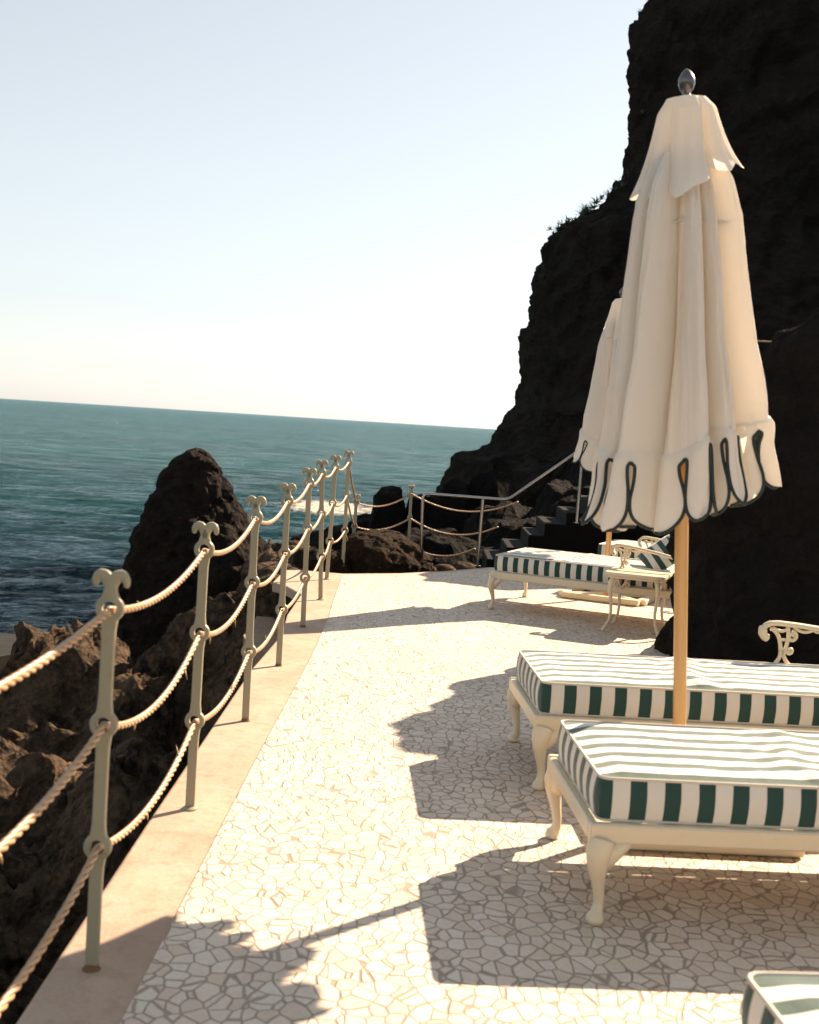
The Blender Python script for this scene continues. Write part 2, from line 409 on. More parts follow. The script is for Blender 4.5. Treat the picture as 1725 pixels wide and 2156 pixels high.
# ------------------------------------------------------------------ rocky shore (terrain)
BUMPS = [(-4.45, 14.3, -1.32, .6, .7), (-4.0, 14.6, -1.25, .6, .8), (-3.3, 13.6, -1.65, .6, .8), (-2.85, 14.8, -1.15, .7, .7), (-2.3, 14.9, -.85, .6, .7),
         (-1.75, 14.2, -.30, .55, .9), (-1.3, 13.6, -.10, .5, .6), (-1.9, 16.5, -.2, .7, 1.0), (-2.2, 9.8, -1.35, .7, .9), (-1.6, 8.3, -1.5, .4, .7), (-5.5, 13.0, -2.3, .9, 1.2),
         (-3.9, 11.5, -1.85, 1.2, 1.4), (-4.2, 9.2, -2.0, 1.3, 1.5), (-3.3, 7.6, -2.15, .9, 1.1), (-5.6, 10.4, -1.9, 1.2, 1.6), (-4.6, 6.6, -2.1, 1.2, 1.2), (-3.4, 5.2, -2.3, .8, .9)]
def shore_z(x, y):
    b = -2.75
    b = lerp(b, -4.6, sm(-6.5, -8.5, x)); b = lerp(b, -4.5, sm(16, 18.5, y) if x < -2.6 else sm(17.5, 20, y) * .6)
    z = b
    for cx, cy, h, rx, ry in BUMPS:
        d = math.sqrt(((x - cx) / rx) ** 2 + ((y - cy) / ry) ** 2)
        if d < 2.2: z = max(z, lerp(h, b, sm(.25, 2.0, d) ** .9))
    return z
m = MB()
x0, x1, y0_, y1_ = -9.0, -.5, 1.5, 19.5
NX, NY = 250, 420
def shore_pt(u, v):
    x = lerp(x0, x1, u); y = lerp(y0_, y1_, v); z = shore_z(x, y); p = (x, y, z)
    r = ridge(p, .55, 6, 3) - 1.0; f = fbm(p, 1.5, 6, 8)
    k = ridge(p, 2.2, 4, 5) - 1.0
    vz = noise.voronoi(Vector((x * 1.1, y * 1.1, z)))[0]; cr = min(1, (vz[1] - vz[0]) * 3)
    z += .035 * (ridge(p, 6.5, 3, 15) - 1) - .05 * sm(.62, .85, fbm(p, 5.0, 2, 40) + .5)
    z += .30 * r - .12 - .3 * sm(-4.6, -5.6, x) * sm(10, 12, y) + .17 * f + .09 * k + .16 * (cr - .6)
    x += .16 * fbm((x, y, z), 1.9, 5, 21); y += .16 * fbm((x, y, z), 1.9, 5, 33)
    lim = interp([(-1.6, 9), (-1.05, -.42)], x) if y < 11.9 else 9
    if y < 9.2: lim = min(lim, interp([(-3.0, -1.4), (-1.0, -2.2)], x))
    elif y < 11: lim = min(lim, interp([(-2.4, 0), (-1.6, -.55)], x))
    return (x, y, min(z, lim))
m.grid(NX, NY, shore_pt); tag(m.build('rocky_shore', M_ROCK, smooth='all'), kind='structure')

# generic solid rock: displaced ellipsoid of dense quads
def rock(name, c, r, mat_, seed, amp=.25, sc=1.0, nu=120, nv=70, flat_top=None, lean=(0, 0), prof=None, fine=.05):
    m = MB()
    def f(u, v):
        a = 2 * PI * u; t = PI * v; sv = math.sin(t) ** .75 if 0 < v < 1 else 0
        d = Vector((math.cos(a) * sv, math.sin(a) * sv, -math.cos(t)))
        p = Vector((d.x * r[0], d.y * r[1], d.z * r[2]))
        if prof: k = interp(prof, d.z); p.x *= k; p.y *= k
        q = p + Vector(c)
        n1 = fbm(q, .8 * sc, 6, seed); n2 = ridge(q, 1.4 * sc, 5, seed + 5) - 1; n3 = fbm(q, 6 * sc, 4, seed + 9)
        vz = noise.voronoi(q * 1.6 * sc)[0]; cr = min(1, (vz[1] - vz[0]) * 3) - .6
        k = 1 + amp * (n1 + .45 * n2 + .35 * cr) / 1.0 + fine * n3
        p = Vector((p.x * k, p.y * k, p.z * (1 + (k - 1) * .5)))
        p.x += lean[0] * (d.z + 1); p.y += lean[1] * (d.z + 1)
        return p
    m.grid(nu, nv, f, wrapu=True, flip=False)
    o = m.build(name, mat_, smooth='all'); o.location = c
    return o
# sea stack
m = MB()
STL = [(-4.5, -5.6), (-3.0, -5.0), (-1.741, -4.56), (-.854, -4.48), (-.335, -4.36), (.112, -4.20), (.598, -3.97), (.826, -3.80), (.93, -3.62)]
STR = [(-4.5, -1.2), (-3.0, -1.6), (-1.7, -1.95), (-.9, -2.15), (-.353, -2.36), (-.007, -2.63), (.199, -2.82), (.485, -2.90), (.655, -3.06), (.85, -3.22), (.93, -3.30)]
def stack_pt(u, v):
    if v > .93:
        q = (1 - v) / .07; z = .93 + .03 * (1 - q * q)
    else: q = 1; z = lerp(-4.5, .93, (v / .93))
    xl, xr = interp(STL, min(z, .93)), interp(STR, min(z, .93)); cx = (xl + xr) / 2; hw = (xr - xl) / 2
    a = 2 * PI * u; x = math.cos(a) * hw * q; yy = math.sin(a) * hw * .85 * q
    p = (cx + x, 18 + yy, z)
    k = .10 * fbm(p, 1.1, 6, 2) + .05 * (ridge(p, 2.4, 5, 4) - 1) + .03 * fbm(p, 6, 4, 9)
    vz = noise.voronoi(Vector(p) * 1.7)[0]; k += .06 * (min(1, (vz[1] - vz[0]) * 3) - .6)
    ln = math.hypot(x, yy) + 1e-6; g = (ln + k * q * 1.0) / ln
    return (cx + 3.4 + x * g, yy * g, z + 3 + .12 * fbm(p, 2.5, 5, 17))
m.grid(220, 240, stack_pt, wrapu=True)
o = m.build('sea_stack', M_STACK, smooth='all'); o.location = (-3.4, 18, -3.12)
tag(o, 'tall tapering dark rock stack standing in the sea behind the rope railing', 'rock')

# brown boulders at the end of the terrace
o = rock('boulder', (-.42, 12.75, -.02), (.50, .52, .34), M_BROWN, 11, .26, 1.6); tag(o, 'large mossy brown boulder at the far end of the terrace below the railing', 'boulder')
o = rock('boulder', (-1.02, 12.55, -.16), (.34, .42, .30), M_BROWN, 23, .28, 1.8); tag(o, 'smaller dark brown boulder on the sea side of the large mossy one', 'boulder')
o = rock('boulder', (-1.35, 12.2, -.35), (.5, .5, .30), M_ROCK, 31, .3, 1.5); tag(o, 'low dark boulder beyond the outer corner of the concrete kerb', 'boulder')
for i, (bx, by, s) in enumerate([(-.08, 12.65, .10), (.10, 12.85, .13), (-.02, 13.05, .12), (.28, 13.2, .12), (.5, 13.35, .14)]):
    o = rock('pebble_rock', (bx, by, -.12), (s, s * .8, s * .7), M_ROCK, 50 + i, .3, 4, 30, 18)
    tag(o, ['small stone right beside the large mossy boulder', 'small stone in front of the last rope post', 'small stone behind the last rope post', 'small stone just right of the steel handrail post', 'small stone between the two steel handrail posts'][i], 'stone', 'loose stones at the end of the terrace')

# low dark rocks between the terrace end and the headland
m = MB()
LB = [(-1.35, 14.6, -.35, .7, .8), (-.6, 15.2, -.22, .8, .9), (.5, 15.6, .0, .9, .9), (1.5, 16.2, .25, 1.0, 1.2), (-.75, 24.3, .12, .55, .9), (-.05, 24.6, .0, .5, .9), (-1.3, 24.2, -.55, .4, .8), (.6, 24.5, .28, .7, 1.2),
      (1.4, 25, .55, .8, 1.3), (.2, 20, -.35, 1.1, 1.6), (1.4, 20, .2, 1.0, 1.8), (2.4, 19, .6, 1.1, 1.8), (-.55, 20.0, -.8, 1.0, 1.6), (-2.2, 36, -1.75, 1.4, 2.4), (-1.2, 31, -1.0, 1.0, 2.4), (-3.2, 42, -2.55, 1.8, 2)]
def low_pt(u, v):
    x = lerp(-5.5, 9, u); y = lerp(13.2, 46, v ** 1.6)
    b = lerp(-1.4, -4.4, sm(16, 20, y)) if x < 3 else -1.0
    b = lerp(b, -4.4, sm(-1.6, -2.6, x)); z = b
    for cx, cy, h, rx, ry in LB:
        d = math.sqrt(((x - cx) / rx) ** 2 + ((y - cy) / ry) ** 2)
        if d < 2.2: z = max(z, lerp(h, b, sm(.3, 2.0, d)))
    z = max(z, lerp(-4.4, 1.2, sm(1.0, 5.5, x - (y - 20) * .02)))
    p = (x, y, z); z += .13 * (ridge(p, .9, 6, 2) - 1) + .13 * fbm(p, 2.0, 6, 4)
    return (x + .12 * fbm(p, 2.2, 4, 7), y + .1 * fbm(p, 2.2, 4, 9), z)
m.grid(240, 300, low_pt); tag(m.build('headland_rocks', M_HEAD, smooth='all'), kind='structure')

# ------------------------------------------------------------------ cliff
CL = [(-5, .0), (-.4, .25), (.39, .62), (.73, .66), (.91, 1.29), (1.175, 1.63), (1.85, 1.94), (2.77, 2.30), (3.2, 2.24), (3.765, 2.17), (4.19, 2.41), (5.13, 2.37), (5.73, 2.565), (6.377, 2.66), (6.70, 3.2), (7.34, 4.1), (7.94, 4.47), (8.86, 4.515), (9.9, 4.507), (10.46, 4.336), (11.26, 4.334), (11.72, 4.473), (12.18, 4.70), (13.5, 5.1), (16, 6.2), (17.5, 8.5)]
m = MB()
CK = 1.5
def cliff_pt(u, v):
    z = lerp(-4.5, 17.4, v); xl = interp(CL, z)
    # horizontal section: tip at (xl, 30), front face runs right and toward the camera, back face runs right and away
    if u < .72:
        t = (.72 - u) / .72; s = t ** 1.5 * 22; x = xl + s; y = 30 - 3.2 * (1 - math.exp(-s / 2.2)) - min(s, 3) * .15 + max(0, x - 11.2) * 1.15
    else:
        t = (u - .72) / .28; s = t ** 1.5 * 22; x = xl + s; y = 30 + 5 * (1 - math.exp(-s / 1.5)) + s * .35 + max(0, x - 11.2) * 1.15
    p = (x, y, z)
    n1 = fbm(p, .22, 4, 5); n2 = ridge(p, .55, 6, 12) - 1; n3 = fbm(p, 2.2, 5, 3)
    vz = noise.voronoi(Vector(p) * .8)[0]; cr = min(1, (vz[1] - vz[0]) * 2.5) - .6
    tip = math.exp(-s / .8)
    dy = -(1 - tip) * (1.0 * n1 + .42 * n2 + .30 * cr) - .12 * n3
    dx = -.10 * n3 - .12 * (ridge(p, 1.3, 5, 6) - 1) * (.4 + .6 * tip) + .05 * fbm(p, 7, 3, 2)
    return ((x + dx) * CK, (y + dy) * CK, 1.5 + (z + .12 * n3 - 1.5) * CK)
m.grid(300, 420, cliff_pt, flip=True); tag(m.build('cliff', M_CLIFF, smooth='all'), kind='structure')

# shaded rock bank on the landward side (behind the loungers)
m = MB()
def crest(c):     # height of the bank as a function of x - y
    return interp([(-13, 3.2), (-11.2, 3.4), (-10.4, 2.6), (-9.9, .55), (-8.4, .45), (-7.0, .7), (-6.55, 1.75), (-6.1, 2.0), (-5.5, 2.1), (-4.5, 2.3), (-4.0, 1.9), (-3.2, 1.2), (-2, .7), (0, .5)], c)
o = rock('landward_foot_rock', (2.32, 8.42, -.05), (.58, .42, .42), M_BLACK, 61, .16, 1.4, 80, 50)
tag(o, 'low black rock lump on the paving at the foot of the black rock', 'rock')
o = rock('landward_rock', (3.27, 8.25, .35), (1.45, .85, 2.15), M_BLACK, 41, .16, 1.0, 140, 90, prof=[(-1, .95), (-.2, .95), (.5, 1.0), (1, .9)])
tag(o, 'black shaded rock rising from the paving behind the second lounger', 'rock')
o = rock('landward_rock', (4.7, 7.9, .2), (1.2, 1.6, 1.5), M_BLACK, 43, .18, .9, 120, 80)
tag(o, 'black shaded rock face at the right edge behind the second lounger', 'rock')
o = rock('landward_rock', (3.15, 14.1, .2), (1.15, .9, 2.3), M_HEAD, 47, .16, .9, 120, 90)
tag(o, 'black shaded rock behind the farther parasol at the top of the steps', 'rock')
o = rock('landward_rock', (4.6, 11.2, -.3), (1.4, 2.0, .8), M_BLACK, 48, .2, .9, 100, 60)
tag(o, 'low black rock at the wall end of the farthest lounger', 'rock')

# plants along the cliff edge
def tuft(seed, n, L, w_, up=.6):
    rnd = random.Random(seed); m = MB()
    for i in range(n):
        a = rnd.uniform(0, 2 * PI); el = rnd.uniform(.05, 1.2) * up + .1; ln = L * rnd.uniform(.5, 1.1)
        d = Vector((math.cos(a) * math.cos(el), math.sin(a) * math.cos(el), math.sin(el))); side = d.cross(Vector((0, 0, 1))).normalized()
        pts = []; ws = []
        for k in range(5):
            t = k / 4; p = d * (ln * t) + Vector((0, 0, -.25 * ln * t * t + .12 * ln * math.sin(t * 3)))
            wk = w_ * (1 - t) ** .7 * (.6 + t if t < .4 else 1)
            pts.append(p); ws.append(wk)
        vs = []; fs = []
        for p, wk in zip(pts, ws):
            vs += [p - side * wk, p + Vector((0, 0, -wk * .5)), p + side * wk, p + Vector((0, 0, wk * .25))]
        for k in range(4):
            for q in range(4): fs.append((k * 4 + q, k * 4 + (q + 1) % 4, k * 4 + 4 + (q + 1) % 4, k * 4 + 4 + q))
        m.add(vs, fs)
    return m
tufts = [tuft(i, 26, .34, .022, .9) for i in range(4)]
tm = []
for i, t in enumerate(tufts):
    o = t.build('succulent_plant', M_LEAF, smooth=False); tm.append(o.data); COL.objects.unlink(o); bpy.data.objects.remove(o)
rnd = random.Random(3)
pl = []
for z in [6.15 + .1 * i for i in range(19)]: pl.append((interp(CL, z) + .10, z))
for x in [2.75 + .12 * i for i in range(14)]:
    z = interp([(2.66, 6.377), (3.2, 6.70), (4.1, 7.34), (4.47, 7.94)], x); pl.append((x, z + .03))
for z in (10.5, 10.7, 10.85, 11.2, 11.5, 11.75, 11.95, 12.1, 12.3, 9.3, 8.4, 8.1, 7.8, 5.55, 5.3, 3.9): pl.append((interp(CL, z) + .12, z))
for i, (x, z) in enumerate(pl):
    o = bpy.data.objects.new('succulent_plant', tm[i % 4]); COL.objects.link(o)
    o.location = ((x + rnd.uniform(-.05, .1)) * CK, (29.9 - rnd.uniform(0, .5)) * CK, 1.5 + (z + rnd.uniform(-.08, .05) - 1.5) * CK); o.rotation_euler = (rnd.uniform(-.3, .3), rnd.uniform(-.9, -.1), rnd.uniform(0, 6.28))
    s = rnd.choice((.6, .8, 1.0, 1.2)) * (.5 if z > 8.5 or z < 6 else .72) * CK; o.scale = (s, s, s)
    if z > 7.8: tag(o, 'small spiky dark plant clinging to the upper edge of the cliff against the sky', 'plant', 'plants on the upper cliff edge')
    elif z > 6: tag(o, 'spiky dark succulent on the sloping ledge halfway up the cliff edge', 'plant', 'succulents along the cliff ledge')
    else: tag(o, {5.55: 'small dark plant just under the end of the succulent ledge', 5.3: 'small dark plant a little lower on the steep cliff edge, second below the succulent ledge', 3.9: 'lowest small dark plant on the steep cliff edge'}[z], 'plant')

# ------------------------------------------------------------------ rope railing
def softw(z, rings, base):
    wv = base
    for zr, rr in rings:
        d = abs(z - zr)
        if d < rr * .80: wv = max(wv, math.sqrt(rr * rr - d * d))
        elif d < rr * 2.0:
            e = math.sqrt(rr * rr * (1 - .64)); t = (d - rr * .80) / (rr * 1.2)
            wv = max(wv, base + (e - base) * (1 - t) ** 1.8)
    return wv
RINGS = [(.335, .037), (.665, .037), (.972, .037)]
HOLE = .0195
TH = .009
def shaft_mesh():
    m = MB(); zs = []; z = 0.0
    while z < 1.035:
        zs.append(z); near = min(abs(z - r[0]) for r in RINGS); z += .0025 if near < .05 else .02
    zs.append(1.035); L = {}
    def Wd(z):
        b = .0175 if z < .98 else lerp(.0175, .013, sm(.98, 1.035, z))
        return softw(z, RINGS, b)
    def Hd(z):
        for zr, rr in RINGS:
            if abs(z - zr) < HOLE: return math.sqrt(HOLE ** 2 - (z - zr) ** 2)
        return 0
    for sgn in (-1, 1):
        for side in (-1, 1):         # front, back
            pass
    rows = [(z, Wd(z), Hd(z)) for z in zs]
    for sgn in (-1, 1):
        vs = []
        for z, W_, H in rows:
            e = TH - .003
            vs += [(sgn * H, -TH, z), (sgn * (W_ - .003), -TH, z), (sgn * W_, -e, z), (sgn * W_, e, z), (sgn * (W_ - .003), TH, z), (sgn * H, TH, z)]
        fs = []
        for j in range(len(rows) - 1):
            hole = rows[j][2] > 0 or rows[j + 1][2] > 0
            for k in range(6 if hole else 5):
                a, b = j * 6 + k, j * 6 + (k + 1) % 6
                q = (a, b, b + 6, a + 6); fs.append(q if sgn > 0 else q[::-1])
        m.add(vs, fs)
    return m
def head_mesh():
    m = MB()
    for s in (-1, 1):
        pts = []; rad = []
        ctrl = [(0, 1.015, .015), (s * .003, 1.035, .016), (s * .009, 1.050, .017), (s * .017, 1.058, .0165), (s * .026, 1.061, .015), (s * .034, 1.057, .0135), (s * .0395, 1.047, .0115), (s * .041, 1.037, .009), (s * .039, 1.029, .006)]
        for k in range(len(ctrl) - 1):
            for q in range(3):
                t = q / 3; a, b = ctrl[k], ctrl[k + 1]; pts.append((lerp(a[0], b[0], t), 0, lerp(a[1], b[1], t))); rad.append(lerp(a[2], b[2], t))
        pts.append((ctrl[-1][0], 0, ctrl[-1][1])); rad.append(.004)
        m.tube(pts, rad, 12, flat=1.0, up=Vector((0, 1, 0)))
    # flatten to plate thickness
    m.v = [(x, max(-TH, min(TH, y * .8)), z) for x, y, z in m.v]
    return m
post0 = thing('railing_post', 'x', 'post')
shaft_mesh().build('shaft', M_POST, post0); head_mesh().build('scrolled_head', M_POST, post0)
b = MB(); b.lathe([(.030, 0), (.030, .006), (.022, .010), (.018, .012)], 14); bp = b.build('base_plate', M_POST, post0)
b = MB(); b.lathe([(.026, .0), (.022, .0015), (.0198, .006), (.0192, .014)], 12); rust_o = b.build('rusty_foot', M_RUST); rust_me = rust_o.data; bpy.data.objects.remove(rust_o)
POSTS = [(-.803, 1.72, 0, 1.0, 0, 0), (-.803, 3.055, 0, 1.0, .007, 0), (-.805, 4.377, 0, 1.015, .006, 0), (-.800, 5.713, 0, 1.03, -.004, 0), (-.804, 7.045, 0, 1.025, -.002, 0),
         (-.803, 8.426, 0, 1.065, -.012, 0), (-.796, 9.75, 0, 1.08, -.045, 0), (-.853, 11.025, 0, 1.085, .02, 0), (-.79, 12.25, -.02, 1.12, .0, 0), (-.745, 13.0, -.24, .87, .02, .5), (-.127, 13.5, -.185, .925, -.02, .75)]
PL = ['grey green rope post nearest the camera, outside the frame', 'grey green flat rope post nearest the camera with scrolled top and rusty foot', 'second nearest rope post, with a small round base plate on the kerb',
      'third nearest rope post on the kerb, in front of the sea stack', 'fourth nearest rope post, just left of the rope shadow end on the kerb', 'fifth nearest rope post, at the end of the long parasol shadow',
      'sixth nearest rope post leaning left away from its neighbours', 'seventh nearest rope post with a base plate near the end of the kerb', 'tallest looking far rope post rising from behind the large mossy boulder',
      'short rope post standing lower down behind the large mossy boulder', 'last rope post beside the steel handrail at the end of the terrace']
ringpos = []
for i, (px, py, pz, s, lean, rz) in enumerate(POSTS):
    o = post0 if i == len(POSTS) - 1 else copy_tree(post0)
    o.location = (px, py, pz); o.scale = (1 + (s - 1) * .3, 1, s); o.rotation_euler = (0, lean, rz)
    if i not in (2, 6, 7):
        for ch in [x for x in COL.objects if x.parent == o and x.name.startswith('base_plate')]: ch.data = rust_me; ch.name = 'rusty_foot'
    tag(o, PL[i], 'post', 'rope railing posts'); bpy.context.view_layer.update()
    mw = Matrix.Translation((px, py, pz)) @ Matrix.Rotation(rz, 4, 'Z') @ Matrix.Rotation(lean, 4, 'Y') @ Matrix.Diagonal((1, 1, s, 1))
    ringpos.append([mw @ Vector((0, 0, z - .004)) for z, _ in RINGS])
ENDS = {2: (1.13, 14.1, .655), 1: (.90, 13.95, .355), 0: (.64, 13.8, .10)}
SAGS = {2: [.03, .06, .065, .065, .05, .04, .055, .05, .03, .09, .16], 1: [.06, .10, .08, .07, .05, .045, .05, .06, .03, .08, .14], 0: [.08, .09, .08, .07, .05, .05, .05, .05, .03, .06, .11]}
for k in (2, 1, 0):
    m = MB(); nodes = [Vector((-.803, .3, ringpos[0][k].z))] + [ringpos[i][k] for i in range(len(POSTS))] + [Vector(ENDS[k])]
    pts = []
    for i in range(len(nodes) - 1):
        a, b = nodes[i], nodes[i + 1]; L = (b - a).length; ym = (a.y + b.y) / 2
        step = .006 if ym < 6 else (.009 if ym < 9.5 else .012); n = int(L / step)
        if i == 10 and k == 1: pass
        sag = SAGS[k][max(0, i - 1)] if i else .1
        for q in range(n): t = q / n; pts.append(a.lerp(b, t) - Vector((0, 0, sag * 4 * t * (1 - t))))
    pts.append(nodes[-1])
    # three strands laid round each other
    cum = 0; nn = Vector((0, 0, 1)); st = [[], [], []]; keep = []
    for i, p in enumerate(pts):
        if i: cum += (p - pts[i - 1]).length
        tg = (pts[min(i + 1, len(pts) - 1)] - pts[max(i - 1, 0)]).normalized()
        nn = (nn - tg * nn.dot(tg)).normalized(); bb = tg.cross(nn)
        for q in range(3):
            ph = 2 * PI * (cum / .125 + q / 3); st[q].append(p + (nn * math.cos(ph) + bb * math.sin(ph)) * .0057)
    for q in range(3): m.tube(st[q], .0055, 7)
    rr_ = random.Random(k)
    for yy in [2.3, 2.6, 2.75, 3.36, 3.4, 3.62, 3.9, 4.1, 4.6, 5.2, 6.4]:
        if rr_.random() < (.75 if k < 2 else .35):
            p = min(pts, key=lambda q: abs(q.y - yy)); d = Vector((rr_.uniform(-.5, .5), rr_.uniform(-1, .3), rr_.choice((-1, -1, .8)))).normalized()
            L_ = rr_.uniform(.02, .045); m.tube([p + d * .006, p + d * (.006 + L_ * .5) + Vector((0, .003, 0)), p + d * (.006 + L_)], [.0035, .0025, .0006], 5)
    o = m.build('rope', M_ROPE, smooth='all')
    tag(o, {2: 'top twisted rope of the railing, threaded through the highest rings', 1: 'middle twisted rope of the railing, threaded through the central rings', 0: 'lowest twisted rope of the railing, threaded through the bottom rings'}[k], 'rope', 'railing ropes')
# steel handrail
t = thing('handrail', 'bent stainless steel handrail climbing beside the rock steps', 'handrail', (.018, 13.2, -.12))
def relp(ps, o): return [Vector(p) - Vector(o) for p in ps]
def arc_path(ps, r=.09, n=6):
    ps = [Vector(p) for p in ps]; out = [ps[0]]
    for i in range(1, len(ps) - 1):
        a = (ps[i - 1] - ps[i]).normalized(); b = (ps[i + 1] - ps[i]).normalized()
        p0 = ps[i] + a * r; p1 = ps[i] + b * r
        for k in range(n + 1):
            q = k / n; out.append(p0 * (1 - q) ** 2 + ps[i] * 2 * q * (1 - q) + p1 * q * q)
    out.append(ps[-1]); return out
m = MB(); m.tube(relp(arc_path([(.018, 13.2, -.12), (-.005, 13.2, .735), (.945, 13.25, .72), (1.755, 13.4, 1.345), (2.9, 13.7, 2.2)], .07), t.location), .017, 14); m.build('rail', M_STEEL, t)
for (x, y, z0, z1) in [(.656, 13.23, -.04, .715), (1.75, 13.4, .5, 1.33)]:
    m = MB(); m.tube(relp([(x, y, z0), (x + .012, y, z1)], t.location), .018, 12); m.lathe([(.04, z0 - t.location.z - .0), (.04, z0 - t.location.z + .006)], 14, (x - t.location.x, y - t.location.y)); m.build('support_post', M_STEEL, t)

# rock-cut steps
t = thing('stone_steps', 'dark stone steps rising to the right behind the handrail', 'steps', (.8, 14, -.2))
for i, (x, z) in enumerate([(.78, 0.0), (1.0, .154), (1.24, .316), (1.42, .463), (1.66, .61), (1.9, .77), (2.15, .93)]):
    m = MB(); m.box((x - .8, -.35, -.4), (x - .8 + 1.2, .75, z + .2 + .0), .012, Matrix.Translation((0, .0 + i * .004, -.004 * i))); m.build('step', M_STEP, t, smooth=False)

# ------------------------------------------------------------------ parasol
def make_parasol(seed, detail=1.0):
    rnd = random.Random(seed)
    t = thing('closed_parasol', 'x', 'parasol')
    NL = 11; amp = [rnd.uniform(.84, 1.10) for _ in range(NL)]; NA = int(640 * detail)
    def Rz(z): return interp([(1.0, .43), (1.25, .400), (1.42, .350), (1.57, .308), (1.64, .300), (1.75, .292), (1.95, .255), (2.2, .228), (2.42, .200), (2.55, .165), (2.66, .11)], z)
    def rad(a, z, d, sub=1.0):
        w_ = a + .13 * math.sin(3 * a + 1.3 + seed) + .08 * math.sin(5 * a + .7) + .05 * math.sin((z - 1.2) * 2.2 + 2 * a)
        c = abs(math.cos(NL * w_ / 2)) ** .75
        li = int(((w_ + PI / NL) % (2 * PI)) / (2 * PI / NL)) % NL
        k = 1 + (amp[li] - 1) * c
        v = (1 - d + d * c) * k
        v += sub * .055 * (abs(math.sin(10.5 * w_ + 2.2 * math.sin(2 * a + z * 1.1))) - .6) * c + sub * .022 * abs(math.sin(19 * w_ - z * 1.6))
        return v
    def surf(a, z, extra=0):
        d = interp([(1.0, .50), (1.45, .50), (1.62, .58), (2.0, .64), (2.5, .56)], z)
        r = (Rz(z) + extra) * rad(a, z, d); return r
    # canopy
    def hemline(a): return 1.62 - .055 * math.cos(a + PI / 2) * 1.0 + .085 * math.cos(a) + .015 + .018 * math.sin(5 * a + 2)
    m = MB()
    def f(u, v):
        a = 2 * PI * u; zb = hemline(a) - .012; z = lerp(zb, 2.66, v)
        r = surf(a, z); wr = .010 * fbm((math.cos(a) * 3.4, math.sin(a) * 3.4, z * 1.1), 1.8, 5, seed) + .005 * (ridge((math.cos(a) * 3, math.sin(a) * 3, z * 1.4), 1.2, 3, seed) - 1) * sm(2.5, 2.2, z)
        return ((r + wr) * math.cos(a), (r + wr) * math.sin(a), z)
    m.grid(NA, int(90 * detail), f, wrapu=True); canopy = m.build('canopy', M_CANVAS, t, smooth='all')
    # valance petals, laid out by arc length round the folded cross-section
    zr = 1.40; P_ = []; acc = [0]
    for i in range(1441):
        a = 2 * PI * i / 1440; r = surf(a, zr); P_.append((r * math.cos(a), r * math.sin(a)))
        if i: acc.append(acc[-1] + math.hypot(P_[i][0] - P_[i - 1][0], P_[i][1] - P_[i - 1][1]))
    TOT = acc[-1]
    NPet = 2 * NL
    def wof(a, z): return a + .13 * math.sin(3 * a + 1.3 + seed) + .08 * math.sin(5 * a + .7) + .05 * math.sin((z - 1.2) * 2.2 + 2 * a)
    def ang(s):
        s %= TOT; lo, hi = 0, 1440
        while hi - lo > 1:
            mid = (lo + hi) // 2
            if acc[mid] <= s: lo = mid
            else: hi = mid
        return 2 * PI * (lo + (s - acc[lo]) / max(1e-9, acc[hi] - acc[lo])) / 1440
    WT = [wof(2 * PI * i / 1440, zr) for i in range(1441)]
    def s_at(wt):
        wt = (wt - WT[0]) % (2 * PI) + WT[0]
        for i in range(1440):
            if WT[i] <= wt < WT[i + 1]: return lerp(acc[i], acc[i + 1], (wt - WT[i]) / max(1e-9, WT[i + 1] - WT[i]))
        return 0
    BS = [s_at((k - .5) * PI / NL) for k in range(NPet)]
    val = MB(); pipe = MB()
    for k in range(NPet):
        pitch = (BS[(k + 1) % NPet] - BS[k]) % TOT; sc = BS[k] + pitch / 2; ln = rnd.uniform(.27, .30) + (.03 if k % 2 else 0)
        curl = rnd.uniform(-.025, .012); skew = rnd.uniform(-.02, .02)
        def hw(v):
            if v < .12: return .5
            if v < .20: return lerp(.5, .42, sm(.12, .18, v))
            if v < .64: return lerp(.42, .49, sm(.2, .64, v))
            return .49 * max(0, 1 - ((v - .64) / .36) ** 2.3) ** .5
        def pt(tt, v, off=0):
            s = sc + tt * hw(v) * pitch + skew * v * v; a = ang(s); a0 = ang(sc)
            zt = hemline(a); z = zt - v * ln
            r = surf(a, z) + curl * v * v + .004 + .012 * sm(0, .08, v) * sm(.5, .1, v) + .0035 * math.sin(s * 95) * sm(.4, .05, v) + off + .012 * math.sin(tt * 3 + k) * v
            return Vector((r * math.cos(a), r * math.sin(a), z))
        val.grid(22, 26, lambda u, v: pt(u * 2 - 1, v))
        edge = [pt(-1, v / 48, .004) for v in range(6, 49)] + [pt(1, v / 48, .004) for v in range(47, 5, -1)]
        pipe.tube(edge, .0066, 6)
    vo = val.build('valance', M_CANVAS, t, smooth='all'); pipe.build('piping', M_PIPE, vo, smooth='all')
    # vent cap
    m = MB()
    def g(u, v):
        a = 2 * PI * u; w_ = a + .25 * math.sin(a * 2 + seed)
        c = abs(math.cos(7 * w_ / 2)) ** .8
        zb = 2.60 - .05 * math.cos(a + PI / 2) + .075 * math.cos(a) - .10 * (c - .5) + .02 * math.sin(7 * a)
        if v < .06: z = lerp(2.872, 2.862, v / .06); r0 = lerp(.018, .075, v / .06)
        else:
            q = (v - .06) / .94; z = lerp(2.862, zb, q); r0 = .075 + .065 * q ** .8 + .045 * q ** 3
            r0 += .018 * sm(0, .15, q) + .006 * math.sin(17 * a + 2 * z) * q
        q = max(0, (v - .06) / .94)
        r = r0 * (1 - (.14 + .42 * q) * (1 - c)) + .004 * math.sin(19 * a + z * 5) * q
        return (r * math.cos(a), r * math.sin(a), z)
    m.grid(int(360 * detail), 46, g, wrapu=True); m.build('vent_cap', M_CANVAS, t, smooth='all')
